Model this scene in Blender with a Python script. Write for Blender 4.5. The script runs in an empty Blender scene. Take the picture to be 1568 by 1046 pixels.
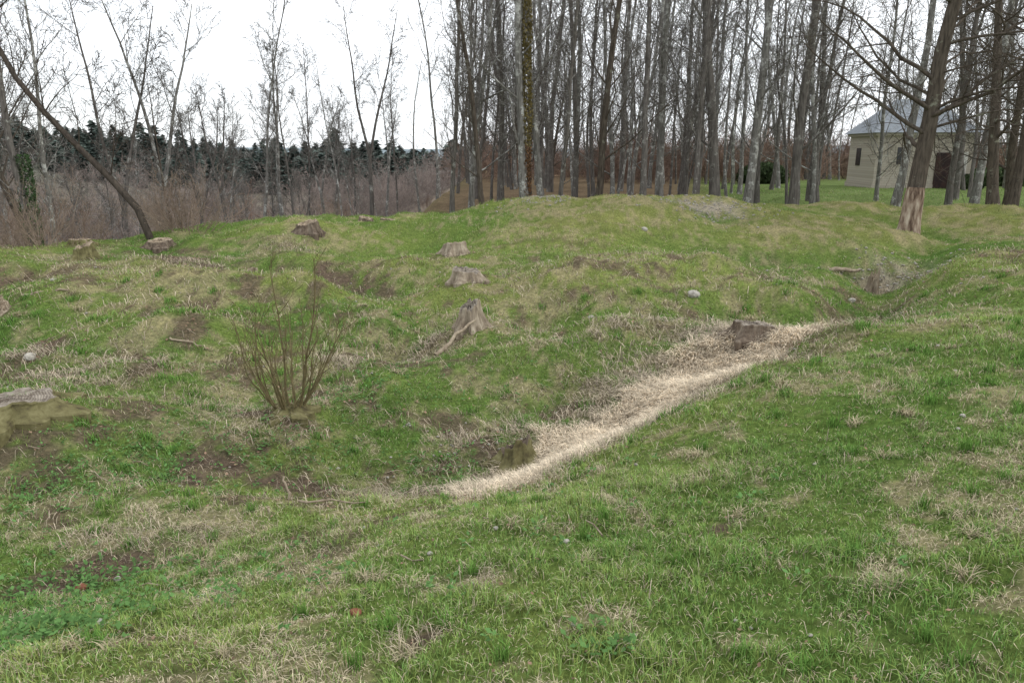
import bpy, numpy as np, math, random
from mathutils import Vector
rs=np.random.RandomState(7); rnd=random.Random(11)
scene=bpy.context.scene
# ------------------------------------------------------------ helpers
def vn(x,y,seed=0):
    x=np.asarray(x,float);y=np.asarray(y,float)
    xi=np.floor(x).astype(np.int64);yi=np.floor(y).astype(np.int64)
    fx=x-xi;fy=y-yi;fx=fx*fx*(3-2*fx);fy=fy*fy*(3-2*fy)
    def h(a,b):
        n=(a*374761393+b*668265263+seed*974634777)&0xffffffff
        n=((n^(n>>13))*1274126177)&0xffffffff
        n=((n^(n>>16))*1103515245)&0xffffffff
        return ((n^(n>>15))&0xffff)/65535.
    return (h(xi,yi)*(1-fx)+h(xi+1,yi)*fx)*(1-fy)+(h(xi,yi+1)*(1-fx)+h(xi+1,yi+1)*fx)*fy
def fbm(x,y,sc,seed=0,o=3):
    t=0;a=1;s=0
    for i in range(o):
        t=t+a*vn(x/sc*2**i+17.3*i,y/sc*2**i+9.1*i,seed+i);s+=a;a*=.5
    return t/s
def ss(x,a,b):
    t=np.clip((x-a)/(b-a),0,1);return t*t*(3-2*t)
def mk_mesh(name,V,quads=None,tris=None,col=None,smooth=False):
    me=bpy.data.meshes.new(name)
    V=np.asarray(V,np.float32)
    nq=0 if quads is None else len(quads);nt=0 if tris is None else len(tris)
    me.vertices.add(len(V));me.vertices.foreach_set('co',V.ravel())
    L=[];
    if nq:L.append(np.asarray(quads,np.int32).ravel())
    if nt:L.append(np.asarray(tris,np.int32).ravel())
    L=np.concatenate(L);me.loops.add(len(L));me.loops.foreach_set('vertex_index',L)
    st=np.concatenate([np.arange(nq)*4,nq*4+np.arange(nt)*3]).astype(np.int32)
    me.polygons.add(nq+nt);me.polygons.foreach_set('loop_start',st)
    me.polygons.foreach_set('use_smooth',np.full(nq+nt,smooth))
    me.update(calc_edges=True)
    if col is not None:
        a=me.color_attributes.new('Col','FLOAT_COLOR','POINT')
        c4=np.ones((len(V),4),np.float32);c4[:,:3]=col
        a.data.foreach_set('color',c4.ravel())
    return me
def obj(name,me,mat=None,loc=(0,0,0),parent=None,rot=(0,0,0),sc=1.0):
    o=bpy.data.objects.new(name,me);scene.collection.objects.link(o)
    o.location=loc;o.rotation_euler=rot
    o.scale=(sc,sc,sc) if not hasattr(sc,'__len__') else sc
    if parent:o.parent=parent
    if mat and me is not None and len(me.materials)==0:me.materials.append(mat)
    return o
def empty(name,loc=(0,0,0)):
    o=bpy.data.objects.new(name,None);scene.collection.objects.link(o);o.location=loc;return o
# ------------------------------------------------------------ materials
def nmat(name):
    m=bpy.data.materials.new(name);m.use_nodes=True
    nt=m.node_tree;nt.nodes.clear();o=nt.nodes.new('ShaderNodeOutputMaterial')
    return m,nt,o
def noise_node(nt,scale,detail=4,coord='Object',rough=.6,stretch=None):
    tc=nt.nodes.new('ShaderNodeTexCoord');n=nt.nodes.new('ShaderNodeTexNoise')
    n.inputs['Scale'].default_value=scale;n.inputs['Detail'].default_value=detail;n.inputs['Roughness'].default_value=rough
    if stretch:
        mp=nt.nodes.new('ShaderNodeMapping');mp.inputs['Scale'].default_value=stretch
        nt.links.new(tc.outputs[coord],mp.inputs[0]);nt.links.new(mp.outputs[0],n.inputs['Vector'])
    else: nt.links.new(tc.outputs[coord],n.inputs['Vector'])
    return n
def ramp(nt,src,stops):
    r=nt.nodes.new('ShaderNodeValToRGB')
    while len(r.color_ramp.elements)<len(stops):r.color_ramp.elements.new(.5)
    for e,(p,c) in zip(r.color_ramp.elements,stops):e.position=p;e.color=(*c,1)
    nt.links.new(src,r.inputs[0]);return r
def mix(nt,a,b,f,mode='MIX'):
    m=nt.nodes.new('ShaderNodeMix');m.data_type='RGBA';m.blend_type=mode
    for i,v in ((6,a),(7,b)):
        if isinstance(v,tuple):m.inputs[i].default_value=(*v,1)
        else:nt.links.new(v,m.inputs[i])
    if isinstance(f,(int,float)):m.inputs[0].default_value=f
    else:nt.links.new(f,m.inputs[0])
    return m.outputs[2]
def principled(nt,o,col,rough=.9,spec=.15,bump=None,bs=.3,bd=.02):
    if spec<.3:
        p=nt.nodes.new('ShaderNodeBsdfDiffuse');nt.links.new(col,p.inputs[0]) if not isinstance(col,tuple) else None
    else:
        p=nt.nodes.new('ShaderNodeBsdfPrincipled');nt.links.new(col,p.inputs['Base Color'])
        p.inputs['Roughness'].default_value=rough;p.inputs['Specular IOR Level'].default_value=spec
    if bump is not None:
        b=nt.nodes.new('ShaderNodeBump');b.inputs['Strength'].default_value=bs;b.inputs['Distance'].default_value=bd
        nt.links.new(bump,b.inputs['Height']);nt.links.new(b.outputs[0],p.inputs['Normal'])
    nt.links.new(p.outputs[0],o.inputs[0]);return p
def simple(name,stops,scale=4,rough=.9,detail=5,stretch=None,bs=.4,bd=.02,spec=.15,rand=0,bump=True):
    m,nt,o=nmat(name);n=noise_node(nt,scale,detail,stretch=stretch)
    r=ramp(nt,n.outputs[0],stops);c=r.outputs[0]
    if rand:
        oi=nt.nodes.new('ShaderNodeObjectInfo')
        rr=ramp(nt,oi.outputs['Random'],[(0,(1-rand,1-rand,1-rand)),(1,(1+rand,1+rand*.9,1+rand*.8))]);c=mix(nt,c,rr.outputs[0],1.,'MULTIPLY')
    principled(nt,o,c,rough,spec,n.outputs[0] if bump else None,bs,bd);return m
def bark(name,dark,mid,lichen,amt=.55):
    m,nt,o=nmat(name)
    a=noise_node(nt,6,4,stretch=(3,3,.5));r=ramp(nt,a.outputs[0],[(.3,dark),(.65,mid)])
    l=noise_node(nt,2.6,5,rough=.75);lr=ramp(nt,l.outputs[0],[(amt,(0,0,0)),(amt+.08,(1,1,1))])
    c=mix(nt,r.outputs[0],lichen,lr.outputs[0])
    principled(nt,o,c,.95,.1,None);return m
def vcol_mat(name,trans=.2,nscale=None):
    m,nt,o=nmat(name);a=nt.nodes.new('ShaderNodeVertexColor');a.layer_name='Col'
    d=nt.nodes.new('ShaderNodeBsdfDiffuse');nt.links.new(a.outputs[0],d.inputs[0])
    if trans:
        t=nt.nodes.new('ShaderNodeBsdfTranslucent');nt.links.new(a.outputs[0],t.inputs[0])
        mx=nt.nodes.new('ShaderNodeMixShader');mx.inputs[0].default_value=trans
        nt.links.new(d.outputs[0],mx.inputs[1]);nt.links.new(t.outputs[0],mx.inputs[2]);nt.links.new(mx.outputs[0],o.inputs[0])
    else: nt.links.new(d.outputs[0],o.inputs[0])
    return m
M_bark=bark('bark_grey',(.065,.058,.052),(.17,.155,.14),(.33,.33,.30),.56)
M_bark2=bark('bark_brown',(.045,.037,.031),(.12,.10,.08),(.22,.22,.17),.59)
M_bark3=bark('bark_pale',(.085,.078,.07),(.24,.23,.21),(.43,.43,.40),.52)
M_barkd=bark('bark_dark',(.035,.03,.026),(.09,.075,.06),(.15,.15,.12),.62)
M_brush=simple('brush_twigs',[(.3,(.18,.15,.138)),(.7,(.32,.275,.25))],2,rand=.4,detail=1,bump=False)
M_brushr=simple('brush_russet',[(.3,(.15,.105,.085)),(.7,(.29,.21,.165))],1.5,rand=.4,detail=1,bump=False)
M_rim=simple('rim_twigs',[(.3,(.16,.12,.095)),(.7,(.32,.25,.19))],1.5,detail=1,bump=False)
M_stem=simple('shrub_stem',[(.3,(.09,.075,.04)),(.7,(.22,.18,.095))],12,bump=False)
M_con=simple('conifer_needles_hazed',[(.3,(.07,.095,.085)),(.7,(.13,.16,.14))],.05,rand=.3,detail=1,bump=False)  # bluish distance haze is mixed into these needle greens
M_grass=vcol_mat('grass_blades',0)
M_leaf=vcol_mat('leaves',.15)
# ------------------------------------------------------------ terrain
CP=[(0.0,2.0,0.01),(0.0,2.7,-0.1),(0.0,3.6,-0.28),(0.25,4.6,-0.54),(0.09,5.9,-0.99),(0.04,6.3,-1.01),(-1.23,3.2,-0.42),(-1.71,4.6,-0.72),(-2.29,3.5,-0.62),(-2.92,4.6,-0.72),(-1.71,2.1,-0.07),(-3.77,5.2,-0.68),(-4.1,5.8,-0.52),(-3.69,6.8,-0.61),(-2.2,6.6,-0.87),(-1.01,5.7,-1.05),(-1.9,4.0,-0.67),(1.21,1.9,0.1),(1.61,2.65,0.08),(2.23,3.8,0.01),(2.86,5.0,-0.01),(3.61,6.4,-0.11),(5.31,8.2,-0.14),(8.7,12.5,-0.17),(10.37,15.0,-0.14),(1.02,3.3,-0.12),(1.26,4.2,-0.17),(1.25,5.0,-0.26),
(2.03,6.0,-0.29),(3.08,7.2,-0.4),(4.46,9.0,-0.48),(6.83,12.0,-0.53),(1.0,6.4,-0.86),(1.82,7.4,-0.74),(2.75,8.2,-0.64),(2.84,8.5,-0.56),(3.91,9.2,-0.7),(5.04,10.8,-0.71),(6.35,12.5,-0.74),(7.28,15.0,-0.67),(10.57,18.0,-0.5),(0.0,7.8,-0.94),(0.0,8.8,-0.85),(-0.62,9.8,-0.81),(0.0,10.8,-0.71),(-0.73,12.8,-0.62),(-1.49,11.5,-0.76),(-1.86,14.5,-0.59),(-1.23,16.5,-0.54),(-2.53,20.0,-0.39),(-4.32,22.0,-0.4),(1.51,10.0,-0.72),(1.85,12.5,-0.51),(2.14,14.5,-0.46),(3.67,13.0,-0.6),(2.64,11.0,-.65),
(5.02,13.5,-.68),(.87,14.8,-.46),(1.07,18.5,-.22),(.75,24,.12),(4.51,24,.05),(3.51,18.5,-.22),(7.34,23,-.06),(5.5,17,-.53),(10.38,24,-.14),(7.88,18,-.49),(10.66,20,-.52),(14.57,24,-.16),(15.08,22,-.2),(-1.73,23.5,-.3),(-4.84,17.5,-.43),(-6.18,22.5,-.26),(-4.69,13,-.53),(-3.83,10.5,-.64),(-3.19,8.6,-.79),(-5.51,11.5,-.54),(-8,17,-.3),(-8.4,14.5,-.39),(-9.5,16.5,-.31),(-6.47,10.5,-.54),(-7.88,12,-.42),(-10.07,14.5,-.26),(-6.94,9.8,-.49),(-5.02,8,-.62),(-4.95,6.8,-.61),(-1.19,6.9,-.98),(-1.42,8.4,-.82),(-2,9.4,-.76),
(-4,-4,0.0),(4,-4,0.05),(0,-4,.02),(-9,0,-.4),(9,0,.1),(-12,6,-.6),(12,6,0),(14,10,-.1),(20,20,-.3),(20,30,-.8),(10,30,-.8),(2,30,-.7),(-4,28,-1.0),(-10,24,-1.2),(-16,24,-2.5),(-18,16,-1.6),(-16,10,-.7)]
pts=np.array(CP,float);P=pts[:,:2];n=len(P)
U=lambda r2:.5*r2*np.log(r2+1e-12)
K=U(((P[:,None]-P[None])**2).sum(2))+np.eye(n)*.03
A=np.zeros((n+3,n+3));A[:n,:n]=K;A[:n,n]=1;A[:n,n+1:]=P;A[n,:n]=1;A[n+1:,:n]=P.T
b=np.zeros(n+3);b[:n]=pts[:,2];w=np.linalg.solve(A,b)
def tps(x,y):
    sh=x.shape;x=x.ravel();y=y.ravel();o=np.empty(len(x))
    for i in range(0,len(x),20000):
        a=x[i:i+20000];c=y[i:i+20000]
        o[i:i+20000]=U((a[:,None]-P[:,0])**2+(c[:,None]-P[:,1])**2)@w[:n]+w[n]+w[n+1]*a+w[n+2]*c
    return o.reshape(sh)
def farz(x,y):
    plate=-.75-.012*np.clip(y-40,0,60)
    d=np.maximum(np.minimum(y-24,-x-2.5-.03*np.clip(y,0,200)),-x-12.5)
    d=np.clip(d,0,None)
    val=-12.5*(1-np.exp(-d/15.))
    z=plate+val
    az=x/np.maximum(y,1)
    top=np.interp(az,[-.9,-.68,-.42,-.13,0,.4],[10,4.,-4.,-9.0,-9,-3])
    r=ss(y,110,300)
    z=z*(1-r)+top*r
    hill=10*np.exp(-((y-1500)/500.)**2)+np.where(y>350,4*fbm(x,y,300,5),0)
    z=z+hill*ss(y,400,1200)
    return z
BUMPS=[(-2.12,6.6,.42,.16),(-4.15,5.6,.8,.08),(-.6,9.9,.6,.20),(2.85,8.5,.5,.12),(1.6,12.4,1.3,.30),(3.6,13.2,1.0,.2),(.9,24.3,2.0,.15),(5.6,23.2,2.2,.16),(-.8,12.8,.8,.24),(8.2,14.4,.7,-.28),(7.1,15.5,.8,-.34),(3.2,10.3,.6,-.28),(-3.6,14.3,.9,-.36),(-5.2,13.6,1.,-.36),(-5,11.6,1.0,.34),(-6.8,11.4,.9,.34),(-3.3,11.9,.7,.28),(-2.3,13.2,1.0,-.3),(.6,10.6,.6,-.28),(-1.4,9.2,.55,-.28),(-5.2,17.7,1.3,.3),(-7.6,15.6,.8,-.3),(.2,15.2,1.5,-.24),(-1.5,18.5,1.8,-.3),(-6.3,8.9,.8,-.28),(-4.2,9.4,.8,.28),(-2.7,7.7,.7,-.26),(.2,8.5,.7,.2),(-1.9,10.4,.6,.2),(5.2,15.6,1.0,-.3),(8.9,20.5,1.4,.24),(3.0,20.3,1.6,.18),(6.6,18.5,1.3,.2),(-1.3,6.9,.5,-.08),(1.2,9.6,.7,.2),(4.0,11.6,.8,.2),(-8.6,12.6,.9,-.24),(-3.0,17,1.,-.2),(-5.3,7.4,.6,-.14),(-3.1,9.9,.6,-.14)]
SEGS=[([(-2.6,5.5),(-1.6,5.4),(-.8,5.7),(-.1,6.0),(1.1,6.9),(2,7.7),(2.9,8.3)],.5,-.10),([(3.7,9.0),(5,10.6),(6.4,12.5),(7.5,14.6),(10,17.6)],.6,-.34),([(1.5,5.7),(2,6.2),(3.0,7.2),(4.4,8.6),(6.2,10.8),(8.2,13.2)],.45,.05),([(4.2,10.9),(5.2,12.6),(6.0,14.4)],.6,.22),([(-7,10.6),(-5,11.4),(-3.4,11.8)],.5,.12)]
def Z(x,y):
    near=(y<34)&(np.abs(x)<26)&(y>-8)
    z=farz(x,y)
    t=np.zeros_like(z)
    t[near]=tps(x[near],y[near])
    ax=np.abs(x)
    wn=(1-ss(y,25,33))*(1-ss(ax,15,24))*ss(y,-8,-4)
    zz=np.where(near,t,z)
    z0=np.where(y<-4,0*z,z)
    z=z0*(1-wn)+zz*wn
    am=(1-ss(y,30,60))
    rel=am*((fbm(x,y,1.9,3)-.5)*.50*ss(y,5,9))
    z=z+am*((fbm(x,y,.6,8)-.5)*(.10+.17*ss(y,5,9))+(fbm(x,y,.14,12,2)-.5)*.04)
    for (cx,cy,r,h) in BUMPS: rel=rel+h*np.exp(-((x-cx)**2+(y-cy)**2)/(r*r))
    for pl,r,h in SEGS:
        dm=np.full_like(z,1e9)
        for (a,b2),(c2,d2) in zip(pl[:-1],pl[1:]):
            dx,dy=c2-a,d2-b2;t=np.clip(((x-a)*dx+(y-b2)*dy)/(dx*dx+dy*dy),0,1);dm=np.minimum(dm,(x-a-t*dx)**2+(y-b2-t*dy)**2)
        rel=rel+h*np.exp(-dm/(r*r))
    return z+rel,rel
ys=[1.2]
while ys[-1]<2600:ys.append(ys[-1]+max(.03,.0135*ys[-1]))
ys=np.array([-30,-20,-12,-8,-6,-4,-2.5,-1.5,-.8,-.3,.1,.4,.7,.95]+ys)
xs=[0.]
while xs[-1]<2200:xs.append(xs[-1]+max(.04,.016*xs[-1]))
xs=np.array(xs);xs=np.concatenate([-xs[:0:-1],xs])
X,Y=np.meshgrid(xs,ys);ZZ,REL=Z(X,Y)
def G(x,y,F=None):
    F=ZZ if F is None else F
    x=np.asarray(x,float);y=np.asarray(y,float)
    i=np.clip(np.searchsorted(xs,x)-1,0,len(xs)-2);j=np.clip(np.searchsorted(ys,y)-1,0,len(ys)-2)
    fx=(x-xs[i])/(xs[i+1]-xs[i]);fy=(y-ys[j])/(ys[j+1]-ys[j])
    return (F[j,i]*(1-fx)+F[j,i+1]*fx)*(1-fy)+(F[j+1,i]*(1-fx)+F[j+1,i+1]*fx)*fy
g=lambda x,y:float(G(x,y))
# ---- surface cover maps (world metres)
STRAW=[(-.2,5.2,.3),(.2,5.6,.5),(.45,6.1,.55),(.95,6.55,.5),(1.4,7.05,.5),(1.8,7.5,.6),(2.3,7.95,.7),(2.9,8.35,.55),(3.6,8.9,.32),(4.3,9.6,.2),(5.0,10.3,.12)]
DEAD=[(-4.88,7.76,.6),(-4.25,7.62,.5),(-4.44,6.9,.4),(-2.2,6.3,.6),(-1.25,9.54,.6),(-1.47,7.02,.35),(-1.3,5.56,.4),(-.89,5.66,.4),(-1.87,4.2,.25),(-2.28,4.12,.25),(-2.64,4.12,.2),(.95,8.98,.5),(1.51,9.4,.45),(-.12,2.74,.1),(-.38,2.24,.12),(4.83,12.96,.5),(3.06,10.02,.5),(-2.04,8.38,.4),(-4.9,16.2,.8),(-6.2,14.5,.9),(-.5,6.7,.3),(-.7,6.3,.3),(2.2,10.6,.5),(-5.6,8.3,.5),(8,15.5,.9),(5.0,10.3,.5),(6,11.6,.4),(6.6,12.8,.4),(1.0,8.0,.5),(2.3,9.0,.6),(.1,7.0,.4)]
MUD=[(-2.46,3.5,.3),(-2.23,3.7,.3),(-2.5,5.68,.4),(-3.38,14.4,1.1),(-4.6,14.1,.9),(.34,10.44,.3),(1.13,3.06,.1),(.46,2.48,.07),(-.4,2.24,.08),(-5.77,8.74,.5),(-1.25,9.54,.4),(-.51,6.44,.3),(2.87,6.76,.2),(2.92,10.18,.4),(-7.31,15.48,1.),(-2.2,6.5,.4),(-.1,6.4,.38),(2.5,8.3,.35),(3.5,8.6,.35),(7.2,14.6,.7),(-1.4,5.0,.3),(-5.2,7.6,.5),(-6.5,14.8,.9),(-.9,5.9,.4),(-2.9,13.2,.5),(-1.1,8.3,.35),(-1.8,5.6,.35),(.7,7.2,.25),(1.5,8.0,.3),(4.4,9.8,.3),(-1.5,9.1,.4),(-4.5,8.4,.4),(5.3,11,.3),(-2.4,7.9,.35),(-8.8,12.8,.6)]
def maps(x,y):
    wa=np.clip(y/6,.4,2)
    wx=x+(fbm(x,y,.35,31,4)-.5)*1.0*wa;wy=y+(fbm(x,y,.35,37,4)-.5)*1.0*wa
    s=np.zeros_like(x)
    for (a,b2,r1),(c2,d2,r2) in zip(STRAW[:-1],STRAW[1:]):
        dx,dy=c2-a,d2-b2;t=np.clip(((wx-a)*dx+(wy-b2)*dy)/(dx*dx+dy*dy),0,1)
        dd=np.hypot(wx-a-t*dx,wy-b2-t*dy);s=np.maximum(s,1-ss(dd,(r1+(r2-r1)*t)*.7,(r1+(r2-r1)*t)*1.2))
    de=np.zeros_like(x)
    for a,b2,r in DEAD:de=np.maximum(de,(1-ss(np.hypot(wx-a,wy-b2),r*.2,r*1.25)))
    mu=np.zeros_like(x)
    for a,b2,r in MUD:mu=np.maximum(mu,(1-ss(np.hypot(wx-a,wy-b2),r*.5,r*1.1)))
    nd=fbm(x,y,1.1,41)*.3+fbm(x,y,.28,44)*.4+fbm(x,y,.09,49,2)*.3
    rel=G(x,y,REL)
    left=ss(-x+.25*y,.2,4)*(1-ss(y,14,20))
    mid=ss(y-.9*x,3.6,5)*(1-ss(y,14,18))
    mound=ss(y,15,19)*(1-ss(y,30,36))*ss(x,-1,1.5)
    off=.02*left+.025*mid+.045*mound+.10*np.clip(rel,-.25,.25)
    gen=ss(nd,.50-off,.63-off)
    de=np.clip(np.maximum(de*ss(nd,.35,.55),gen*.8),0,1)
    nm=fbm(x,y,.5,61)*.7+fbm(x,y,.12,66,2)*.3
    mu=np.clip(np.maximum(mu*ss(nm,.30,.50),ss(nm,.58,.66)*.85*(.08+.92*np.maximum(left,mid))),0,1)
    return s*(.35+.65*ss(nd,.30,.48)),de,mu,mound,left
def green(x,y,mound,left):
    a=fbm(x,y,2.6,71);b2=fbm(x,y,.45,75);rel=G(x,y,REL)
    t=np.clip(ss(a,.35,.65)*.5+b2*.45-.02+rel*1.0,0,1)[...,None]
    c1=np.array([.118,.208,.052]);c2=np.array([.235,.295,.088])
    c=c1*(1-t)+c2*t
    m=(np.clip((mound*.6+left*.35*ss(a,.45,.65))*ss(rel,-.15,.1),0,1))[...,None]
    return c*(1-m)+np.array([.255,.265,.10])*m
STR=np.array([.70,.59,.44]);DEDC=np.array([.42,.36,.235]);MUDC=np.array([.125,.097,.075])
s,de,mu,mo,le=maps(X,Y)
gc=green(X,Y,mo,le)
base=gc*.75
w1=(de*.8)[...,None];base=base*(1-w1)+DEDC*.75*w1
w1=mu[...,None];base=base*(1-w1)+MUDC*w1
w1=s[...,None];base=base*(1-w1)+np.array([.46,.37,.26])*w1
rub=(1-ss(np.hypot((X-5.4)/1.2,(Y-21.5)),.5,1.3))*ss(fbm(X,Y,.3,91),.4,.6)+(1-ss(np.hypot(X-.9,Y-23),.4,1.1))*.6*ss(fbm(X,Y,.3,92),.4,.6)+(1-ss(np.hypot(X-8.3,Y-15.6),.3,1.2))*.7*ss(fbm(X,Y,.25,92),.4,.6)
w1=np.clip(rub,0,1)[...,None];base=base*(1-w1)+np.array([.34,.31,.26])*w1
inv=ss(-X-2.5,0,6)*ss(Y,25,32)+ss(-X-13,0,4)
wood=ss(Y,27,33)*(1-ss(X-.22*Y,-1,4))
wv=np.clip(inv,0,1)[...,None];base=base*(1-wv)+np.array([.22,.185,.155])*(.8+.4*fbm(X,Y,6,95))[...,None]*wv
wv=(np.clip(wood,0,1)*(1-np.clip(inv,0,1)))[...,None];base=base*(1-wv)+np.array([.17,.13,.09])*(.8+.4*fbm(X,Y,2,95))[...,None]*wv
lawn=(ss(X-.22*Y,0,4)*ss(Y,28,34)*(1-ss(Y,85,110)))[...,None];base=base*(1-lawn)+np.array([.15,.21,.08])*(.7+.6*fbm(X,Y,3,96))[...,None]*lawn
fr=(ss(Y,60,110)*ss(X,-5,10))[...,None];base=base*(1-fr)+np.array([.16,.11,.08])*fr
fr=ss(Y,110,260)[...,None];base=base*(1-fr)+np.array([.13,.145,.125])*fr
fr=ss(Y,400,900)[...,None];base=base*(1-fr)+np.array([.26,.32,.37])*fr  # far hills: aerial haze painted into the ground colour as blue-grey
ny,nx=X.shape;V=np.stack([X,Y,ZZ],-1).reshape(-1,3)
idx=np.arange(ny*nx).reshape(ny,nx)
q=np.stack([idx[:-1,:-1],idx[:-1,1:],idx[1:,1:],idx[1:,:-1]],-1).reshape(-1,4)
m,nt,o=nmat('ground_turf')
vc=nt.nodes.new('ShaderNodeVertexColor');vc.layer_name='Col'
n1=noise_node(nt,22,6,rough=.75);n2=noise_node(nt,3.5,5,rough=.7)
r1=ramp(nt,n1.outputs[0],[(.3,(.45,.43,.41)),(.5,(.95,.95,.92)),(.72,(1.6,1.52,1.4))])
r2=ramp(nt,n2.outputs[0],[(.3,(.75,.76,.72)),(.7,(1.25,1.18,1.14))])
c=mix(nt,vc.outputs[0],r1.outputs[0],1.0,'MULTIPLY');c=mix(nt,c,r2.outputs[0],1.0,'MULTIPLY')
principled(nt,o,c,.95,.08,n1.outputs[0],.8,.04);M_ground=m
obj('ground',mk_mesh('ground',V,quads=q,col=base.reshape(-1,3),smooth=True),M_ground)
# ------------------------------------------------------------ grass
def blades(x,y,h,wd,lean,col,name,mat,lift=0.0,az=None):
    N=len(x);z=G(x,y)-.004+lift
    if az is None:az=rs.rand(N)*2*np.pi
    fa=az+np.pi/2+(rs.rand(N)-.5)*1.2
    B=np.stack([x,y,z],-1);L=np.stack([np.cos(az),np.sin(az),0*az],-1);W=np.stack([np.cos(fa),np.sin(fa),0*az],-1)*(wd/2)[:,None]
    up=np.array([0,0,1.])
    l1=lean*.6;l2=lean*1.35
    mid=B+(h*.5)[:,None]*(L*np.sin(l1)[:,None]+up*np.cos(l1)[:,None])
    tip=mid+(h*.5)[:,None]*(L*np.sin(l2)[:,None]+up*np.cos(l2)[:,None])
    V=np.stack([B-W,B+W,mid+W*.8,mid-W*.8,tip],1).reshape(-1,3)
    i=np.arange(N)*5
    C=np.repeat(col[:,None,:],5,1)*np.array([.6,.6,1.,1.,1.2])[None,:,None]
    return obj(name,mk_mesh(name,V,quads=np.stack([i,i+1,i+2,i+3],-1),tris=np.stack([i+3,i+2,i+4],-1),col=C.reshape(-1,3)),mat)
def scatter(n,x0,x1,y0,y1,tuft,spread):
    k=n//tuft;cx=rs.uniform(x0,x1,k);cy=rs.uniform(y0,y1,k)
    x=np.repeat(cx,tuft)+rs.randn(k*tuft)*spread;y=np.repeat(cy,tuft)+rs.randn(k*tuft)*spread
    return x,y
zones=[(210000,-3.6,4.2,1.2,4.3,6,.018,.9),(190000,-7,8,4.3,9,6,.03,1.15),(160000,-12.5,14,9,16,7,.05,1.7),(130000,-16,22,16,28,8,.08,2.5),(40000,6,45,28,55,8,.15,4.5)]
XA=[];YA=[];SA=[]
for nn,x0,x1,y0,y1,tf,sp,sc in zones:
    x,y=scatter(nn,x0,x1,y0,y1,tf,sp)
    if y0<28:
        k=np.abs(x)<.80*y+2.2;x=x[k];y=y[k]
    XA.append(x);YA.append(y);SA.append(np.full(len(x),sc))
x=np.concatenate(XA);y=np.concatenate(YA);sc=np.concatenate(SA)
s,de,mu,mo,le=maps(x,y)
inv=ss(-x-2.5,0,6)*ss(y,25,32)
hn=fbm(x,y,.35,101);hn2=fbm(x,y,.12,103,2)
keep=(rs.rand(len(x))>mu*.9)&(rs.rand(len(x))>s*.95)&(rs.rand(len(x))>inv)&(rs.rand(len(x))>de*.35)&~((y>28)&(x-.22*y<1))
x,y,sc,de,mo,le,hn,hn2=[a[keep] for a in (x,y,sc,de,mo,le,hn,hn2)]
N=len(x);isd=rs.rand(N)<(de*.75+.17)
gcol=green(x,y,mo,le)*(1.2+.9*(rs.rand(N)-.42))[:,None]
gcol[:,0]*=1+.4*(rs.rand(N)-.5)
dcol=(DEDC*(1-rs.rand(N)[:,None]*.5)+STR*.5*rs.rand(N)[:,None])*1.05
col=np.where(isd[:,None],dcol,gcol)
h=(.018+.04*ss(hn,.35,.75)+.04*ss(hn2,.5,.8)+.022*rs.rand(N))*(.8+.2*sc)*np.where(mo>.5,.75,1)*np.where(isd,.9,1)
wd=.0032*sc*(.7+.6*rs.rand(N))
lean=np.where(isd,.9+.55*rs.rand(N),.15+.95*rs.rand(N))
# taller tufts
k=420;ty=1.5+rs.rand(k)**.9*10;tx=(rs.rand(k)*2-1)*(ty*.8+.5);ts,td,tm,tmo,tl=maps(tx,ty)
ok=(ts<.3)&(tm<.5);tx,ty=tx[ok],ty[ok];k=len(tx);tb=55
x2=np.repeat(tx,tb)+rs.randn(k*tb)*.028*np.repeat(np.clip(ty/5,.7,1.6),tb);y2=np.repeat(ty,tb)+rs.randn(k*tb)*.028*np.repeat(np.clip(ty/5,.7,1.6),tb)
dr=np.repeat(rs.rand(k)<.35,tb);z0_=np.zeros(k*tb)
c2_=np.where(dr[:,None],DEDC*1.1*(.6+.6*rs.rand(k*tb))[:,None],np.array([.12,.23,.05])*(.7+.8*rs.rand(k*tb))[:,None])
h2=(.05+.06*rs.rand(k*tb));w2=.0034*np.clip(np.repeat(ty,tb)/3.5,1,2.4);l2_=np.where(dr,.7+.6*rs.rand(k*tb),.1+.7*rs.rand(k*tb))
x=np.concatenate([x,x2]);y=np.concatenate([y,y2]);h=np.concatenate([h,h2]);wd=np.concatenate([wd,w2]);lean=np.concatenate([lean,l2_]);col=np.concatenate([col,c2_])
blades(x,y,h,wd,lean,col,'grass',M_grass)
# straw
sx=[];sy=[]
for (a,b2,r1),(c2,d2,r2) in zip(STRAW[:-1],STRAW[1:]):
    k=int(8000*math.hypot(c2-a,d2-b2)*(r1+r2));t=rs.rand(k)
    sx.append(a+(c2-a)*t+rs.randn(k)*(r1+r2)*.4);sy.append(b2+(d2-b2)*t+rs.randn(k)*(r1+r2)*.4)
for a,b2,r in DEAD:
    k=int(900*r*r*(3 if b2<10 else 1.5))+60;sx.append(a+rs.randn(k)*r*.5);sy.append(b2+rs.randn(k)*r*.5)
k=46000;yy=1.3+rs.rand(k)**.8*14;sx.append((rs.rand(k)*2-1)*(yy*.8+1.5));sy.append(yy)
x=np.concatenate(sx);y=np.concatenate(sy);s,de,mu,mo,le=maps(x,y)
pr=np.clip(s*1.3+de*.8+mu*.3,0.10,1)*(1-.4*mu*(s<.5));k=rs.rand(len(x))<pr;x,y,s=x[k],y[k],s[k];N=len(x)
clump=.6+.8*fbm(x,y,.16,222,2)
col=STR*((.35+.85*rs.rand(N))*clump)[:,None]*np.where(s>.3,1.15,.75)[:,None]
az=np.where(rs.rand(N)<.4,rs.randn(N)*.5+6*fbm(x,y,.4,111),rs.rand(N)*6.28)
blades(x,y,.06+.14*rs.rand(N)*np.clip(y/7,.5,1.3),.0042*np.clip(y/5,.6,2.2)*(.5+.9*rs.rand(N)),1.0+.5*rs.rand(N),col,'straw',M_grass,lift=.006,az=az)
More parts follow.
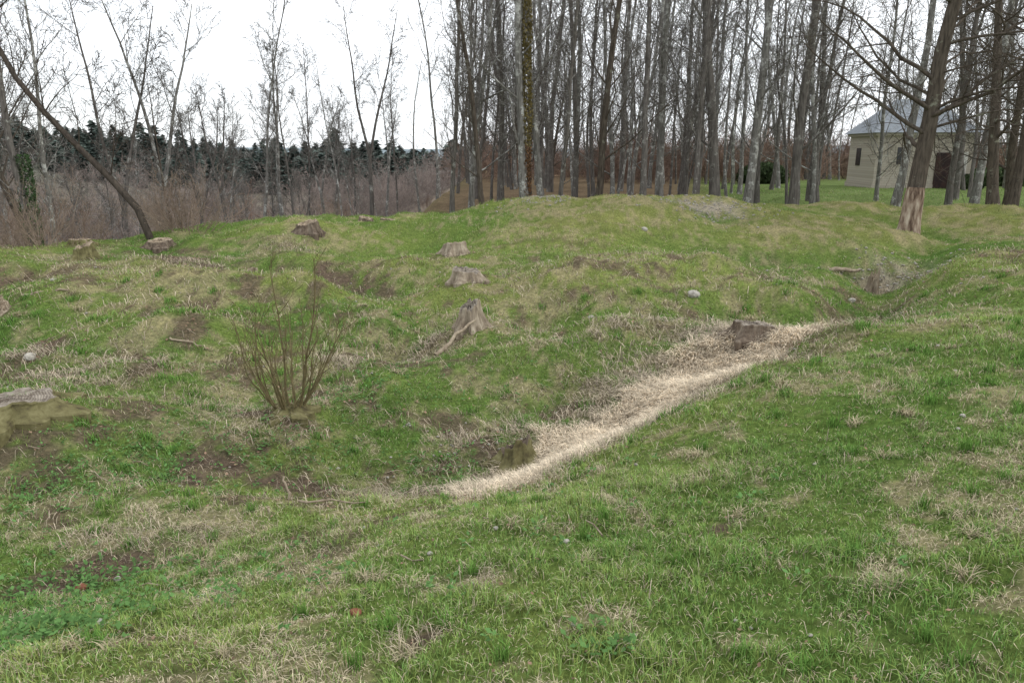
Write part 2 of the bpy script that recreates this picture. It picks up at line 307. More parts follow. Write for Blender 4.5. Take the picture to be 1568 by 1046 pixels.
# leafy weeds
def leafcloud(C,size,col,name,mat,parent=None,flat=.5):
    N=len(C);a=rs.rand(N)*6.28;t=rs.rand(N)*flat*1.5
    u=np.stack([np.cos(a)*np.cos(t),np.sin(a)*np.cos(t),np.sin(t)],-1);v=np.stack([-np.sin(a),np.cos(a),(rs.rand(N)-.5)*flat],-1)
    sz=(size*(.6+.8*rs.rand(N)))[:,None]
    V=np.stack([C,C+u*sz*.5+v*sz*.32,C+u*sz,C+u*sz*.5-v*sz*.32],1).reshape(-1,3)
    i=np.arange(N)*4
    return obj(name,mk_mesh(name,V,quads=np.stack([i,i+1,i+2,i+3],-1),col=np.repeat(col,4,0)),mat,parent=parent)
cx=[];cy=[]
for a,b2,r,k in [(-2.9,5.6,.6,170),(-2.3,3.3,.5,200),(-2.0,2.7,.3,140),(.3,2.25,.1,14),(-2.0,6.0,.5,110),(-1.7,7.4,.7,130),(-3.4,4.8,.5,120),(-.6,6.2,.4,60),(0,8,1.5,80),(-1.2,3.2,.5,40),(.5,3.5,1.2,40),(-3,10,1.5,80)]:
    cx.append(a+rs.randn(k)*r*.6);cy.append(b2+rs.randn(k)*r*.6)
cx=np.repeat(np.concatenate(cx),7);cy=np.repeat(np.concatenate(cy),7);N=len(cx)
cx+=rs.randn(N)*.02;cy+=rs.randn(N)*.02
C=np.stack([cx,cy,G(cx,cy)+.005+.04*rs.rand(N)],-1)
leafcloud(C,np.full(N,.028),np.array([.10,.19,.06])*(.7+.8*rs.rand(N))[:,None],'weeds',M_leaf)
k=11000;ly=1.4+rs.rand(k)**.8*16;lx=(rs.rand(k)*2-1)*ly*.8
s_,de_,mu_,_,_=maps(lx,ly);kk=rs.rand(k)<(.2+.8*mu_+.3*s_);lx=lx[kk];ly=ly[kk];k=len(lx)
C=np.stack([lx,ly,G(lx,ly)+.015+.025*rs.rand(k)],-1)
leafcloud(C,np.full(k,.03)*np.clip(ly/6,.6,1.6),np.array([.25,.165,.115])*(.4+1.1*rs.rand(k))[:,None],'fallen_leaves',M_leaf,flat=.3)
# ------------------------------------------------------------ tube builder
class TB:
    def __init__(s):s.V=[];s.Q=[];s.n=0
    def tube(s,pts,rad,k):
        pts=np.asarray(pts);m=len(pts);d=np.gradient(pts,axis=0);d/=np.linalg.norm(d,axis=1)[:,None]+1e-9
        ref=np.array([0,0,1.]) if abs(d[:,2]).mean()<.8 else np.array([1.,0,0])
        a=np.cross(d,ref);a/=np.linalg.norm(a,axis=1)[:,None]+1e-9;b=np.cross(d,a)
        th=np.arange(k)*2*np.pi/k
        R=pts[:,None]+np.asarray(rad)[:,None,None]*(a[:,None]*np.cos(th)[None,:,None]+b[:,None]*np.sin(th)[None,:,None])
        s.V.append(R.reshape(-1,3));i=np.arange(m-1)[:,None]*k+np.arange(k)[None];j=np.arange(m-1)[:,None]*k+(np.arange(k)+1)%k
        s.Q.append((np.stack([i,j,j+k,i+k],-1)+s.n).reshape(-1,4));s.n+=m*k
    def mesh(s,name):return mk_mesh(name,np.concatenate(s.V),quads=np.concatenate(s.Q),smooth=True)
def rdir(d,ang,r):
    d=d/np.linalg.norm(d);t=np.array([0,0,1.]) if abs(d[2])<.9 else np.array([1.,0,0])
    a=np.cross(d,t);a/=np.linalg.norm(a);b=np.cross(d,a);f=r.rand()*6.283
    return d*math.cos(ang)+(a*math.cos(f)+b*math.sin(f))*math.sin(ang)
def grow(T,p,d,L,r0,lv,S,r):
    k=S['seg'][lv];pts=[np.array(p,float)];dd=[];d=np.array(d,float)
    for i in range(k):
        d=d+r.randn(3)*S['wob'][lv]+np.array([0,0,S['up'][lv]]);d/=np.linalg.norm(d)
        pts.append(pts[-1]+d*L/k);dd.append(d)
    t=np.linspace(0,1,k+1);rad=np.maximum(r0*(1-S['tap'][lv]*t),S['rmin'])
    if lv==0 and S.get('flare',1):rad[0]*=1.35
    T.tube(pts,rad,S['sides'][lv])
    if lv+1>=len(S['n']):return
    for c in range(S['n'][lv]):
        t=S['t0'][lv]+(1-S['t0'][lv])*((c+r.rand())/S['n'][lv]);t=min(t,.99)
        i=int(t*k);f=t*k-i;q=pts[i]*(1-f)+pts[i+1]*f
        ang=math.radians(S['ang'][lv]+r.randn()*12)
        l=S['len'][lv]*(1-S['sh'][lv]*t)*(.6+.8*r.rand())*(L if lv>0 else 1)
        rr=max(S['rmin'],min(rad[i]*.55,S['rk']*l))
        grow(T,q,rdir(dd[i],ang,r),l,rr,lv+1,S,r)
SL=dict(seg=[12,6,4,3],wob=[.045,.13,.2,.25],up=[.02,.10,.06,.02],tap=[.8,.8,.8,.6],rmin=.006,sides=[8,4,3,3],n=[32,7,5,0],t0=[.10,.2,.15],ang=[44,42,45],len=[3.0,.42,.45],sh=[.5,.45,.3],rk=.010)
def tree(name,seed,H,r0,**kw):
    r=np.random.RandomState(seed);S=dict(SL);S.update(kw);T=TB()
    grow(T,(0,0,-.3),(r.randn()*.04,r.randn()*.04,1),H,r0,0,S,r);return T.mesh(name)
def forked(name,seed,H,r0,fh,nf,spread,**kw):
    r=np.random.RandomState(seed);S=dict(SL);S.update(kw);T=TB()
    pts=[np.array([0,0,-.3])];d=np.array([r.randn()*.05,r.randn()*.05,1.])
    for i in range(5):
        pts.append(pts[-1]+d*(fh+.3)/5+r.randn(3)*np.array([.04,.04,0]))
    T.tube(pts,np.linspace(r0*1.2,r0*.85,6),8)
    a0=r.rand()*6.28
    for f in range(nf):
        a=a0+f*6.283/nf;S2=dict(S);S2['flare']=0;S2['t0']=[.2,.2,.15];S2['n']=[max(9,S['n'][0]//nf+3)]+S['n'][1:]
        grow(T,pts[-1],(math.cos(a)*math.sin(spread),math.sin(a)*math.sin(spread),math.cos(spread)),H-fh,r0*.66,0,S2,r)
    return T.mesh(name)
slim=[tree('slim_tree_%d'%i,20+i,15+2*(i%3),.115+.02*(i%3)) for i in range(6)]
full=[tree('full_tree_%d'%i,50+i,15,.15,n=[34,8,6,0],len=[4.0,.45,.45],t0=[.2,.15,.15]) for i in range(2)]
fork=[forked('fork_tree_%d'%i,70+i,13,.125,5+i*.7,2+(i==2),.24,up=[.05,.12,.06,.02],n=[22,8,6,0],len=[2.2,.5,.45],rk=.010,rmin=.007) for i in range(4)]
thin=[tree('thin_tree_%d'%i,90+i,13,.08,n=[20,7,5,0],len=[2.2,.48,.45],t0=[.4,.2,.2],wob=[.05,.13,.2,.25],ang=[34,40,45],rk=.010,rmin=.007) for i in range(4)]
mats=[M_bark,M_bark2,M_bark3]
def matted(lst,ms):
    for i,me in enumerate(lst):me.materials.append(ms[i%len(ms)])
    return lst
slim=matted(slim,[M_bark,M_bark2,M_bark3,M_bark3,M_bark,M_bark]);full=matted(full,[M_bark2,M_bark]);fork=matted(fork,[M_bark,M_bark3,M_bark]);thin=matted(thin,[M_bark3,M_bark])
def put(me,x,y,sc=1.,name='bare_tree',parent=None,tilt=.03,rz=None,dz=0):
    return obj(name,me,None,(x,y,g(x,y)+dz),parent,(rnd.gauss(0,tilt),rnd.gauss(0,tilt),rnd.random()*6.28 if rz is None else rz),sc)
PX=lambda u,D:(u-784)*D/1166.
for x,y,k,sc in [(-2.4,30,0,.9),(-1.7,31,3,1.1),(-1.1,29,1,.8),(-.5,33,5,1.),(1.3,31,2,1.),(1.9,30,0,.85),(2.7,33,4,1.),(3.5,31,1,1.15),(4.4,33,3,1.),(5.2,30,5,.9),(6.3,32,2,1.1),(7.2,30,0,1.),(8.4,31,5,1.35),(10.0,32,2,1.25),(11.1,34,4,1.),(12.0,32,5,1.35),(13.2,33,3,1.),(14.6,36,4,1.),(16.3,32,2,1.1),(17.7,36.5,3,.9),(22.4,38,5,1.0),(20.9,34,2,1.2),(19.2,33,0,1.2)]:
    put(slim[k],x,y,sc)
wood=empty('woodland')
r=np.random.RandomState(5)
for i in range(210):
    y=33+55*r.rand()**1.1;a=-.06+.80*r.rand()
    x=a*y
    if .43<a<.60 and y<64:continue
    if a>.30 and r.rand()<.35:continue
    me=slim[r.randint(6)] if r.rand()<.5 else thin[r.randint(4)]
    put(me,x,y,.75+.6*r.rand(),'trunk_stand',wood,tilt=.045)
for u,D,kind,i,sc in [(36,24,'f',0,.95),(62,23,'s',3,.7),(100,40,'t',1,.9),(178,33,'k',0,1.0),(238,34,'k',1,1.05),(262,33,'s',1,.65),(300,44,'k',2,.9),(322,46,'t',2,.9),(358,42,'k',3,.85),(388,36,'t',0,1.1),(425,38,'k',1,.9),(448,35,'s',4,.62),(478,48,'t',3,1.),(520,46,'t',2,.85),(568,40,'k',0,.85),(604,50,'t',1,.8),(640,48,'s',2,.5),(668,42,'t',0,.95),(140,55,'t',3,1.),(210,50,'t',0,.9),(-60,28,'f',1,1.),(-120,30,'s',1,.9),(540,62,'t',2,.9),(700,44,'t',3,1.1),(5,34,'t',2,1.2),(410,55,'t',1,.9),(500,56,'k',3,.8),(340,58,'t',3,.9),(585,60,'k',1,.8),(270,62,'t',1,1.),(120,48,'k',3,.8)]:
    x=round(PX(u,D),1);me={'f':full,'s':slim,'k':fork,'t':thin}[kind];me=me[i%len(me)]
    put(me,x,D,sc*(1.1 if kind in 'kt' else 1),tilt=.03)
def bush(name,seed,H,nst,spread,n1=6,n2=4,r0=.02,mat=None,up=.08,rk=.012,rmin=.006,wob=.1,ang=32):
    r=np.random.RandomState(seed);T=TB();S=dict(seg=[5,3,2],wob=[wob,.2,.25],up=[up,.04,0],tap=[.75,.7,.5],rmin=rmin,sides=[4,3,3],n=[n1,n2,0],t0=[.15,.2],ang=[ang,42],len=[H*.35,.5],sh=[.4,.3],rk=rk,flare=0)
    for i in range(nst):
        a=r.rand()*6.28;q=r.rand()**.6*spread;d=np.array([math.cos(a)*q,math.sin(a)*q,1.])
        grow(T,(math.cos(a)*q*.25*H,math.sin(a)*q*.25*H,-.15),d,H*(.4+.7*r.rand()),r0,0,S,r)
    me=T.mesh(name);me.materials.append(mat);return me
bs=[bush('thicket_%d'%i,200+i,5,14,1.2,8,5,.024,M_brush,rmin=.010,wob=.2,ang=46,up=.05) for i in range(3)]
br=[bush('thicket_r%d'%i,210+i,5,18,1.0,8,4,.028,M_brushr,rmin=.013,wob=.14,ang=38) for i in range(3)]
th=empty('valley_thicket')
for i in range(360):
    y=28+110*r.rand()**1.2;x=-4-.03*y-(.85*y-3)*r.rand()
    zz=g(x,y);sc=min((.4+.6*r.rand())*(1+y/110),(1.65-.075*y*(.5+1.*r.rand())-zz)/5.4)
    if sc<.15:continue
    put(bs[r.randint(3)] if r.rand()<.75 else br[r.randint(3)],x,y,sc,'brush',th)
for i in range(80):
    y=48+100*r.rand();x=-4-.03*y-(.8*y-3)*r.rand()
    me=thin[r.randint(4)] if r.rand()<.6 else fork[r.randint(4)]
    put(me,x,y,.45+.45*r.rand(),'sapling',th,tilt=.05)
for i in range(170):
    y=62+48*r.rand();x=-.05*y+.95*y*r.rand()
    if x>.35*y and y<68:continue
    put(br[r.randint(3)],x,y,.6+.6*r.rand(),'brush',th)
def conifer(name,seed):
    r=np.random.RandomState(seed);C=[];D=[]
    for t in np.linspace(.08,1,30):
        R=3.0*(1-t)**.7+.2;k=int(10+22*(1-t))
        for j in range(k):
            a=r.rand()*6.28;q=R*(.5+.6*r.rand());C.append((math.cos(a)*q*.75,math.sin(a)*q*.75,12*t-.25*q+r.randn()*.2));D.append(a)
    C=np.array(C);a=np.array(D)+r.randn(len(D))*.4;N=len(C);u=np.stack([np.cos(a),np.sin(a),-.35+.3*r.rand(N)],-1);v=np.stack([-np.sin(a),np.cos(a),.5*r.randn(N)],-1);s=(.6+.7*r.rand(N))[:,None]
    V=np.stack([C-v*s*.4,C+u*s,C+v*s*.4,C-u*s*.5],1).reshape(-1,3);i=np.arange(N)*4
    me=mk_mesh(name,V,quads=np.stack([i,i+1,i+2,i+3],-1));me.materials.append(M_con);return me
cons=[conifer('conifer_%d'%i,300+i) for i in range(3)]
cf=empty('distant_conifers')
for i in range(900):
    y=200+160*r.rand();a=-.95+.99*r.rand();x=a*y;q=(.35+.5*r.rand())*(.6+.8*float(vn(x/25,y/25,9)))
    o_=put(cons[r.randint(3)],x,y,q,'conifer',cf,dz=-1.);o_.scale=(q*1.5,q*1.5,q*(.8+.5*r.rand()))
for i in range(260):
    y=120+180*r.rand();x=-.95*y*r.rand()
    put(bs[r.randint(3)],x,y,1.1+1.*r.rand(),'brush',th)
sh=[bush('rim_shrub_%d'%i,400+i,1.7,22,1.1,5,3,.008,M_rim,rk=.007,rmin=.003,wob=.13) for i in range(3)]
for x,y,sc in [(-9.9,15.9,1.),(-10.9,16.8,1.),(-7.9,18.2,1.05),(-8.6,19.3,.9),(-11.6,15.2,.8),(-9.4,20.3,.8),(-5.6,23.6,.5),(-12.6,17.2,1.),(-10.5,18.5,.7),(-11.9,18.6,.9),(-8.2,18.6,1.1)]:
    put(sh[rnd.randrange(3)],x,y,sc,'rim_shrub')
# hero spreading tree (bark stripped at base)
r=np.random.RandomState(77);T=TB();S=dict(SL);S.update(seg=[14,8,5,3],wob=[.05,.16,.2,.25],up=[.02,.0,-.02,-.04],n=[34,10,9,0],t0=[.16,.15,.1],ang=[72,48,48],len=[4.2,.42,.45],sh=[.5,.45,.3],rk=.012,rmin=.005,sides=[12,6,3,3])
grow(T,(0,0,-.2),(.04,0,1),13,.23,0,S,r)
for a,z in [(3.0,2.6),(3.4,3.2),(2.7,3.9),(0.2,2.9),(5.2,3.0)]:
    grow(T,(.04*z,0,z),(math.cos(a),math.sin(a),.6),4.0,.06,1,S,r)
ht=obj('gnarled_tree',T.mesh('gnarled_tree'),M_bark2,(10.5,19.7,g(10.5,19.7)))
T=TB();zz=np.linspace(-.1,1.25,9);T.tube([(.04*q-.012,-.012,q) for q in zz],[.35,.30,.275,.26,.25,.247,.24,.232,.21],14)
M_strip=simple('stripped_wood',[(.38,(.09,.06,.045)),(.5,(.24,.175,.13)),(.7,(.50,.43,.34))],4,stretch=(2,2,.5))
obj('stripped_base',T.mesh('stripped_base'),M_strip,parent=ht)
S2=dict(S);S2.update(n=[26,8,7,0],len=[3.9,.42,.45],t0=[.15,.15,.1])
for x,y,sd in [(16.4,25.5,79),(18.3,27.5,80),(20.5,31,81)]:
    r2=np.random.RandomState(sd);T=TB();grow(T,(0,0,-.2),(0,0,1),12,.19,0,S2,r2)
    obj('gnarled_tree',T.mesh('gnarled'),M_bark2,(x,y,g(x,y)))
# ivy-clad trees
def ivied(me,x,y,sc,N,hh,r0,c1,c2,tilt=0):
    iv=put(me,x,y,sc,'ivy_tree',tilt=tilt)
    t=rs.rand(N)**.8;a=rs.rand(N)*6.28;q=(r0+.10*vn(a*1.2,t*14,5))*(1.1-.35*t)+.04*rs.rand(N)
    C=np.stack([np.cos(a)*q,np.sin(a)*q,t*hh],-1)
    leafcloud(C,np.full(N,.09),np.where((t>.25)[:,None],np.array(c1),np.array(c2))*(.5+rs.rand(N))[:,None],'ivy',M_leaf,parent=iv,flat=.9)
ivied(slim[2],.55,29.5,1.15,5200,9,.09,(.22,.18,.08),(.2,.12,.07))
ivied(slim[4],-13.2,20.5,.8,2600,3.6,.2,(.08,.13,.06),(.07,.11,.05))
# leaning dead tree
T=TB();pl=[(-13.6,19.5,6.2),(-12.6,19,4.6),(-11.8,18.6,3.3),(-11,18.2,2.5),(-10.2,18,1.7),(-9.5,17.9,1.0),(-8.9,17.8,.3),(-8.6,17.7,-.5)]
pl=np.array(pl,float);T.tube(pl[::-1],np.linspace(.09,.05,8),7)
r=np.random.RandomState(3)
for i in range(1,6):
    for j in range(2):grow(T,pl[i],(r.randn()*.5,r.randn()*.5,1),1.3+r.rand(),.018,1,SL,r)
obj('leaning_tree',T.mesh('leaning_tree'),M_barkd)
# ------------------------------------------------------------ stumps
M_sbark=simple('stump_bark',[(.3,(.06,.045,.035)),(.55,(.16,.125,.095)),(.75,(.27,.23,.18))],9,stretch=(1.5,1.5,.4),bd=.03)
M_smoss=simple('stump_moss',[(.3,(.06,.048,.032)),(.5,(.15,.135,.065)),(.72,(.25,.23,.12))],9,bd=.03,detail=8)
M_spale=simple('stump_pale',[(.3,(.12,.09,.065)),(.55,(.29,.24,.18)),(.75,(.48,.42,.33))],8,stretch=(1.5,1.5,.35),bd=.03)
def cutmat(name,a,b2):
    m,nt,o=nmat(name);tc=nt.nodes.new('ShaderNodeTexCoord');wv=nt.nodes.new('ShaderNodeTexWave');wv.wave_type='RINGS';wv.rings_direction='Z'
    wv.inputs['Scale'].default_value=14;wv.inputs['Distortion'].default_value=3;nt.links.new(tc.outputs['Object'],wv.inputs[0])
    nn=noise_node(nt,10,6);c=mix(nt,a,b2,wv.outputs[0]);r=ramp(nt,nn.outputs[0],[(.35,(.45,.42,.4)),(.6,(1.1,1.1,1.1))])
    c=mix(nt,c,r.outputs[0],1.,'MULTIPLY');principled(nt,o,c,.9,.1,nn.outputs[0],.6,.02);return m
M_cut=cutmat('cut_wood',(.29,.23,.165),(.43,.36,.27));M_cutg=cutmat('cut_grey',(.21,.18,.15),(.35,.31,.255))
def stump(x,y,r0,h,mat,cut,seed,slope=.2,flare=1.3,jag=.12,name='tree_stump',top=.9,dz=-.02):
    r=np.random.RandomState(seed);k=48;V=[];F=[];mi=[]
    th=np.arange(k)*2*np.pi/k;ph=r.rand(6)*6.28;nr=r.randint(4,7)
    fr_=r.randn(k)*.022
    lobes=lambda t:(.07*np.cos(nr*t+ph[0])+.05*np.cos((nr+3)*t+ph[1])+.03*np.cos(11*t+ph[2])+.02*np.cos(17*t+ph[3]))
    sa=r.rand()*6.28;edge=jag*(np.sin(3*th+ph[3])*.4+np.sin(7*th+ph[4])*.35+r.randn(k)*.25)*h
    levels=[-.35,-.0,.12,.3,.55,.8,.93,1.]
    for t in levels:
        fl=top+(flare-top)*max(0,1-max(t,0))**2.2
        am=1+lobes(th)*(2.0*(1-max(t,0))**1.5+.6)+fr_+r.randn(k)*.010
        R=r0*fl*am*(.96 if t==1. else 1)
        z=h*t+(max(t,0)**2)*(edge+slope*h*np.cos(th-sa))
        if t<0:z=z-.12
        V+=[(R[i]*math.cos(th[i]),R[i]*math.sin(th[i]),z[i]) for i in range(k)]
    nl=len(levels)
    for f in (.93,.7,.45,.2):
        b0=(nl-1)*k
        for i in range(k):
            vx,vy,vz=V[b0+i];zc=h+slope*h*math.cos(th[i]-sa)*f
            V.append((vx*f,vy*f,(vz if f>.9 else zc+ .3*(vz-zc)*f)+(.004 if f>.9 else r.randn()*.018*h/.2-.01)))
    V.append((0,0,h))
    tot=nl+4
    for L in range(tot-1):
        for i in range(k):
            F.append((L*k+i,L*k+(i+1)%k,(L+1)*k+(i+1)%k,(L+1)*k+i));mi.append(0 if L<nl-1 else 1)
    c0=len(V)-1
    T3=[((tot-1)*k+i,(tot-1)*k+(i+1)%k,c0) for i in range(k)]
    me=mk_mesh('stump',np.array(V),quads=F,tris=T3,smooth=False);me.materials.append(mat);me.materials.append(cut)
    me.polygons.foreach_set('material_index',np.array(mi+[1]*k,np.int32))
    return obj(name,me,None,(x,y,g(x,y)+dz),None,(r.randn()*.04,r.randn()*.04,r.rand()*6))
for a in [(-9.5,16.3,.24,.14,M_smoss,M_cut,1),(-8.27,14.3,.2,.27,M_smoss,M_cut,2),(-7.99,16.8,.3,.16,M_sbark,M_cut,3),(-4.8,17.5,.27,.25,M_sbark,M_cut,4),(-4.66,12.9,.21,.25,M_spale,M_cut,5),(-1.28,16.5,.28,.24,M_spale,M_cut,6),(-.79,12.7,.26,.21,M_spale,M_cutg,7),(2.86,8.5,.26,.15,M_sbark,M_cutg,9),(-4.2,21.4,.22,.2,M_sbark,M_cut,12),(-3.6,21.7,.25,.18,M_sbark,M_cut,13)]:
    stump(*a)
stump(-4.2,5.85,.38,.12,M_smoss,M_cutg,11,flare=1.35,slope=.15,jag=.25,dz=-.05)
stump(-.56,9.8,.16,.33,M_spale,M_cutg,8,flare=1.5,slope=.2,jag=.15)
stump(.04,6.25,.15,.2,M_smoss,M_sbark,10,jag=.35,slope=.4,flare=1.7,dz=.0)
stump(7.05,14.3,.11,.34,M_spale,M_cut,16,jag=.5);stump(-7.1,10.05,.12,.15,M_spale,M_cut,17,jag=.4,slope=.6,flare=1.7)
stump(-2.1,6.6,.15,.06,M_smoss,M_smoss,18,jag=.5,flare=1.6,name='shrub_root_stump')
# foreground shrub
r=np.random.RandomState(9);T=TB();S=dict(seg=[8,5,3],wob=[.09,.1,.15],up=[.10,.1,.05],tap=[.75,.7,.5],rmin=.0022,sides=[6,4,3],n=[3,2,0],t0=[.3,.2],ang=[24,30],len=[.4,.5],sh=[.4,.3],rk=.02,flare=0)
for i in range(24):
    a=r.rand()*6.28;q=.15+.75*r.rand();grow(T,(math.cos(a)*.12,math.sin(a)*.1,-.02),(math.cos(a)*q,math.sin(a)*q*.8,.8),.5+.5*r.rand(),.006+.007*r.rand(),0,S,r)
grow(T,(.1,0,0),(.35,0,1),1.5,.014,0,dict(S,n=[7,2,0],up=[.03,.1,.05]),r)
grow(T,(.0,0,0),(-.1,0,1),1.35,.012,0,dict(S,n=[5,2,0]),r)
obj('willow_shrub',T.mesh('willow_shrub'),M_stem,(-2.1,6.6,g(-2.1,6.6)+.03))
# ------------------------------------------------------------ stones, sticks
M_stone=simple('stone',[(.3,(.24,.22,.19)),(.7,(.5,.47,.41))],20,bd=.01)
M_grit=simple('grit_stone',[(.3,(.22,.2,.17)),(.7,(.42,.39,.34))],20,bd=.01)
M_brick=simple('brick_frag',[(.3,(.16,.06,.04)),(.7,(.30,.13,.09))],20,bd=.01)
import bmesh
bm=bmesh.new();bmesh.ops.create_icosphere(bm,subdivisions=2,radius=1);IV=np.array([v.co[:] for v in bm.verts]);IF=np.array([[v.index for v in f.verts] for f in bm.faces]);bm.free()
def rocks(name,items,mat):
    V=[];F=[];n=0
    for x,y,s_,seed in items:
        r=np.random.RandomState(seed);v=IV*np.array([1,.75+.3*r.rand(),.5+.2*r.rand()])
        for _ in range(5):
            d=r.randn(3);d/=np.linalg.norm(d);o_=.55+.2*r.rand();pr=v@d;v=v-np.clip(pr-o_,0,None)[:,None]*d
        a=r.rand()*6.28;R=np.array([[math.cos(a),-math.sin(a),0],[math.sin(a),math.cos(a),0],[0,0,1]]);v=(v@R.T)*s_+np.array([x,y,g(x,y)+s_*.15+.006])
        V.append(v);F.append(IF+n);n+=len(v)
    return obj(name,mk_mesh(name,np.concatenate(V),tris=np.concatenate(F)),mat)
for i,(x,y,s_) in enumerate([(-1.75,2.72,.035),(-5.55,8.2,.08),(-1.47,3.1,.026),(3.23,18.2,.1),(4.4,8.1,.05),(2.82,4.36,.022),(1.1,10.0,.05),(-2.14,3.56,.025),(5.9,12.6,.07),(2.79,11.2,.12),(-6.9,11,.05)]):
    rocks('stone',[(x,y,s_,i)],M_stone)
rocks('brick_fragment',[(-2.28,3.46,.035,50)],M_brick);rocks('brick_fragment',[(-.62,2.56,.028,51)],M_brick)
pb=[]
for i in range(170):
    y=1.5+14*rs.rand()**.9;pb.append((rs.uniform(-.75,.75)*y,y,(.005+.009*rs.rand())*(1+y/12),i))
for i in range(260):pb.append((5.4+rs.randn()*1.0,21.5+rs.randn()*.8,.015+.03*rs.rand(),i))
for i in range(110):pb.append((.9+rs.randn()*.8,23+rs.randn()*.6,.015+.03*rs.rand(),i))
for i in range(120):pb.append((8.2+rs.randn()*.6,15.6+rs.randn()*.5,.012+.03*rs.rand(),i))
for i in range(40):pb.append((-.6+rs.randn()*.3,6.5+rs.randn()*.25,.008+.01*rs.rand(),i))
rocks('chalk_pebbles',pb,M_grit)
M_stick=simple('weathered_stick',[(.3,(.16,.12,.085)),(.7,(.42,.35,.26))],14,stretch=(1,1,.3))
def stick(a,b2,rad,seed,name='fallen_branch'):
    r=np.random.RandomState(seed);T=TB();a=np.array(a,float);b2=np.array(b2,float);t=np.linspace(0,1,7)[:,None]
    p=a*(1-t)+b2*t+r.randn(7,3)*.012;T.tube(p,np.linspace(rad,rad*.5,7),7);return obj(name,T.mesh(name),M_stick)
def gs(x1,y1,x2,y2,rad,sd,l1=.03,l2=.04):stick((x1,y1,g(x1,y1)+l1),(x2,y2,g(x2,y2)+l2),rad,sd)
stick((-1.69,5.15,g(-1.69,5.15)-.02),(-1.74,5.2,g(-1.74,5.2)+.2),.014,1,'wooden_stake')
gs(-.95,8.9,-.48,9.6,.03,2,.06,.16);gs(-4.2,8.74,-3.8,8.8,.014,3);gs(-7,10.4,-6.4,10.5,.025,4);gs(-1.5,4.75,-1.05,4.8,.009,6);gs(6.9,15.9,7.5,15.8,.06,8,.1,.15);gs(6.6,15.2,7.2,14.9,.04,12,.05,.1)
T=TB()
for i in range(60):
    y=2.5+12*rs.rand();x=rs.uniform(-.7,.4)*y;a=rs.rand()*6.28;l=.06+.15*rs.rand();gs_=(x,y,x+math.cos(a)*l,y+math.sin(a)*l)
    p=np.array([[gs_[0],gs_[1],g(gs_[0],gs_[1])+.025],[(gs_[0]+gs_[2])/2,(gs_[1]+gs_[3])/2,g(x,y)+.035],[gs_[2],gs_[3],g(gs_[2],gs_[3])+.025]]);T.tube(p,[.005,.004,.003],5)
obj('twigs',T.mesh('twigs'),M_stick)
# ------------------------------------------------------------ stone house
def box(name,c,d,mat,parent):
    x,y,z=c;a,b2,h=[q/2 for q in d];V=[(x+i*a,y+j*b2,z+k*h) for k in(-1,1) for j in(-1,1) for i in(-1,1)]
    return obj(name,mk_mesh(name,V,quads=[(0,2,3,1),(4,5,7,6),(0,1,5,4),(2,6,7,3),(0,4,6,2),(1,3,7,5)]),mat,parent=parent)
m,nt,o=nmat('ashlar');bk=nt.nodes.new('ShaderNodeTexBrick');tc=nt.nodes.new('ShaderNodeTexCoord');mp=nt.nodes.new('ShaderNodeMapping');mp.inputs['Rotation'].default_value=(math.radians(90),0,0)
nt.links.new(tc.outputs['Object'],mp.inputs[0]);nt.links.new(mp.outputs[0],bk.inputs[0]);bk.inputs['Color1'].default_value=(.48,.43,.36,1);bk.inputs['Color2'].default_value=(.40,.355,.295,1);bk.inputs['Mortar'].default_value=(.33,.30,.26,1);bk.inputs['Scale'].default_value=1.6;bk.inputs['Mortar Size'].default_value=.015
principled(nt,o,bk.outputs[0],.9);M_wall=m
M_roof=simple('slate_roof',[(.3,(.20,.22,.24)),(.7,(.30,.325,.35))],6,rough=.7,spec=.3)
M_glass=simple('window_glass',[(.4,(.02,.02,.022)),(.6,(.04,.04,.045))],1,rough=.15,spec=.5)
M_white=simple('white_paint',[(.4,(.55,.53,.48)),(.6,(.66,.64,.6))],3)
M_dark=simple('opening_shade',[(.4,(.04,.03,.03)),(.6,(.07,.045,.04))],3)  # near-black colour painting the shade inside the porch opening
hs=empty('stone_house',(28.0,54,g(28.0,54)-.1));hs.rotation_euler=(0,0,math.radians(-6))
box('walls',(0,0,1.8),(6.2,5.4,3.6),M_wall,hs);box('plinth',(0,0,.2),(6.36,5.56,.4),M_wall,hs);box('cornice',(0,0,3.7),(6.6,5.8,.2),M_wall,hs)
V=[(-3.5,-3.1,3.8),(3.5,-3.1,3.8),(3.5,3.1,3.8),(-3.5,3.1,3.8),(-1.2,0,6.1),(1.2,0,6.1)]
obj('roof',mk_mesh('roof',V,quads=[(0,1,5,4),(2,3,4,5),(3,2,1,0)],tris=[(1,2,5),(3,0,4)]),M_roof,parent=hs)
box('window_frame',(-1.5,-2.73,2.3),(.74,.06,1.34),M_wall,hs);box('window',(-1.5,-2.77,2.3),(.5,.04,1.1),M_glass,hs)
box('doorway',(1.6,-2.75,1.3),(1.6,.1,2.4),M_dark,hs);box('door_frame',(2.6,-2.8,1.3),(.26,.2,2.5),M_white,hs)
box('side_window',(-3.13,.6,2.2),(.06,.8,1.2),M_glass,hs);box('chimney',(1.3,.5,6.2),(.5,.5,1.0),M_wall,hs)
def hedge(x,y,a,b2,h,name='hedge'):
    N=5000;v=rs.randn(N,3);v/=np.linalg.norm(v,axis=1)[:,None];v*=(.75+.3*rs.rand(N))[:,None];C=v*np.array([a,b2,h])+np.array([x,y,g(x,y)+h*.5])
    leafcloud(C,np.full(N,.28),np.array([.08,.11,.055])*(.5+rs.rand(N))[:,None],name,M_leaf,flat=1.)
hedge(37,56,4,1.4,.9);hedge(30.3,50,.7,.7,.5);hedge(20.5,62,2,1.5,1.,'evergreen_bush')
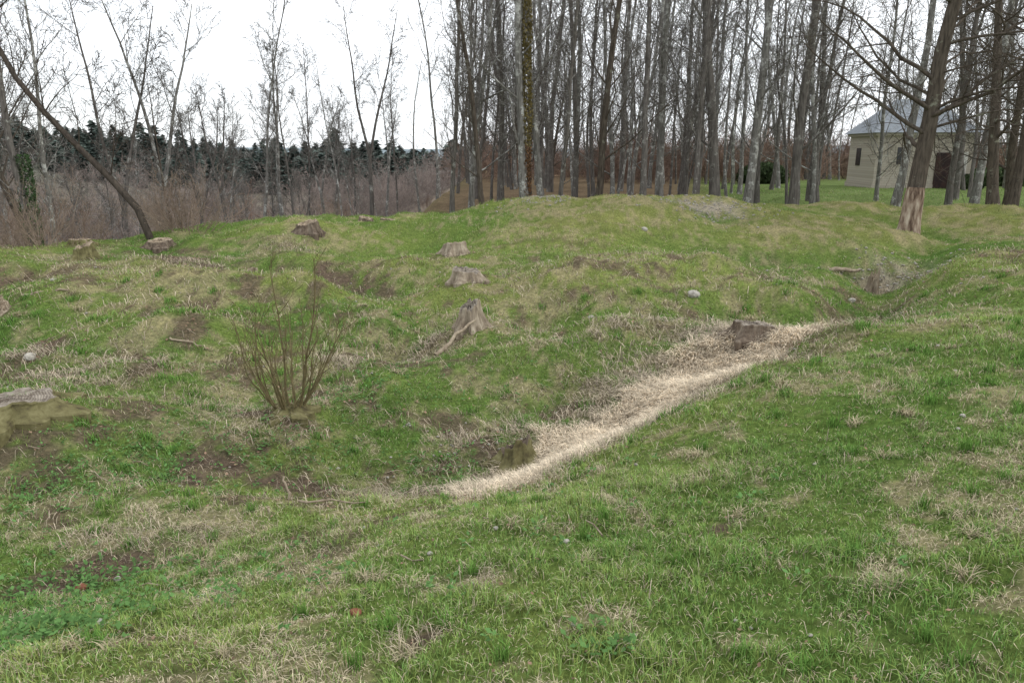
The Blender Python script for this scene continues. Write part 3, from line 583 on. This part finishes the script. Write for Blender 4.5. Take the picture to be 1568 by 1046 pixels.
# ------------------------------------------------------------ world, light, camera
wd_=bpy.data.worlds.new('World');scene.world=wd_;wd_.use_nodes=True;nt=wd_.node_tree;nt.nodes.clear()
out=nt.nodes.new('ShaderNodeOutputWorld');bg=nt.nodes.new('ShaderNodeBackground');bg.inputs[1].default_value=.1
sk=nt.nodes.new('ShaderNodeTexSky');sk.sky_type='NISHITA';sk.sun_disc=False;sk.sun_elevation=math.radians(40);sk.sun_rotation=math.radians(110)
tc=nt.nodes.new('ShaderNodeTexCoord');mp=nt.nodes.new('ShaderNodeMapping');mp.inputs['Scale'].default_value=(1,1,3)
nn=nt.nodes.new('ShaderNodeTexNoise');nn.inputs['Scale'].default_value=1.6;nn.inputs['Detail'].default_value=5
nt.links.new(tc.outputs['Generated'],mp.inputs[0]);nt.links.new(mp.outputs[0],nn.inputs['Vector'])
rp=nt.nodes.new('ShaderNodeValToRGB');rp.color_ramp.elements[0].position=.38;rp.color_ramp.elements[0].color=(.62,.62,.62,1);rp.color_ramp.elements[1].position=.6;rp.color_ramp.elements[1].color=(.95,.95,.95,1)
nt.links.new(nn.outputs[0],rp.inputs[0])
mx=nt.nodes.new('ShaderNodeMix');mx.data_type='RGBA';nt.links.new(rp.outputs[0],mx.inputs[0]);nt.links.new(sk.outputs[0],mx.inputs[6]);mx.inputs[7].default_value=(15.4,15.9,16.5,1)
nt.links.new(mx.outputs[2],bg.inputs[0]);nt.links.new(bg.outputs[0],out.inputs[0])
sl=bpy.data.lights.new('sun','SUN');sl.energy=1.3;sl.angle=math.radians(12);sl.color=(1,.97,.92)
so=bpy.data.objects.new('sun',sl);scene.collection.objects.link(so);so.rotation_euler=(math.radians(52),0,math.radians(75))
cam=bpy.data.cameras.new('camera');co=bpy.data.objects.new('camera',cam);scene.collection.objects.link(co)
cam.sensor_width=36;cam.lens=26;cam.clip_end=6000;cam.clip_start=.05
co.location=(0,0,1.65);co.rotation_euler=(math.radians(90-14.5),0,0);scene.camera=co
scene.view_settings.view_transform='Standard';scene.view_settings.look='None';scene.view_settings.exposure=0
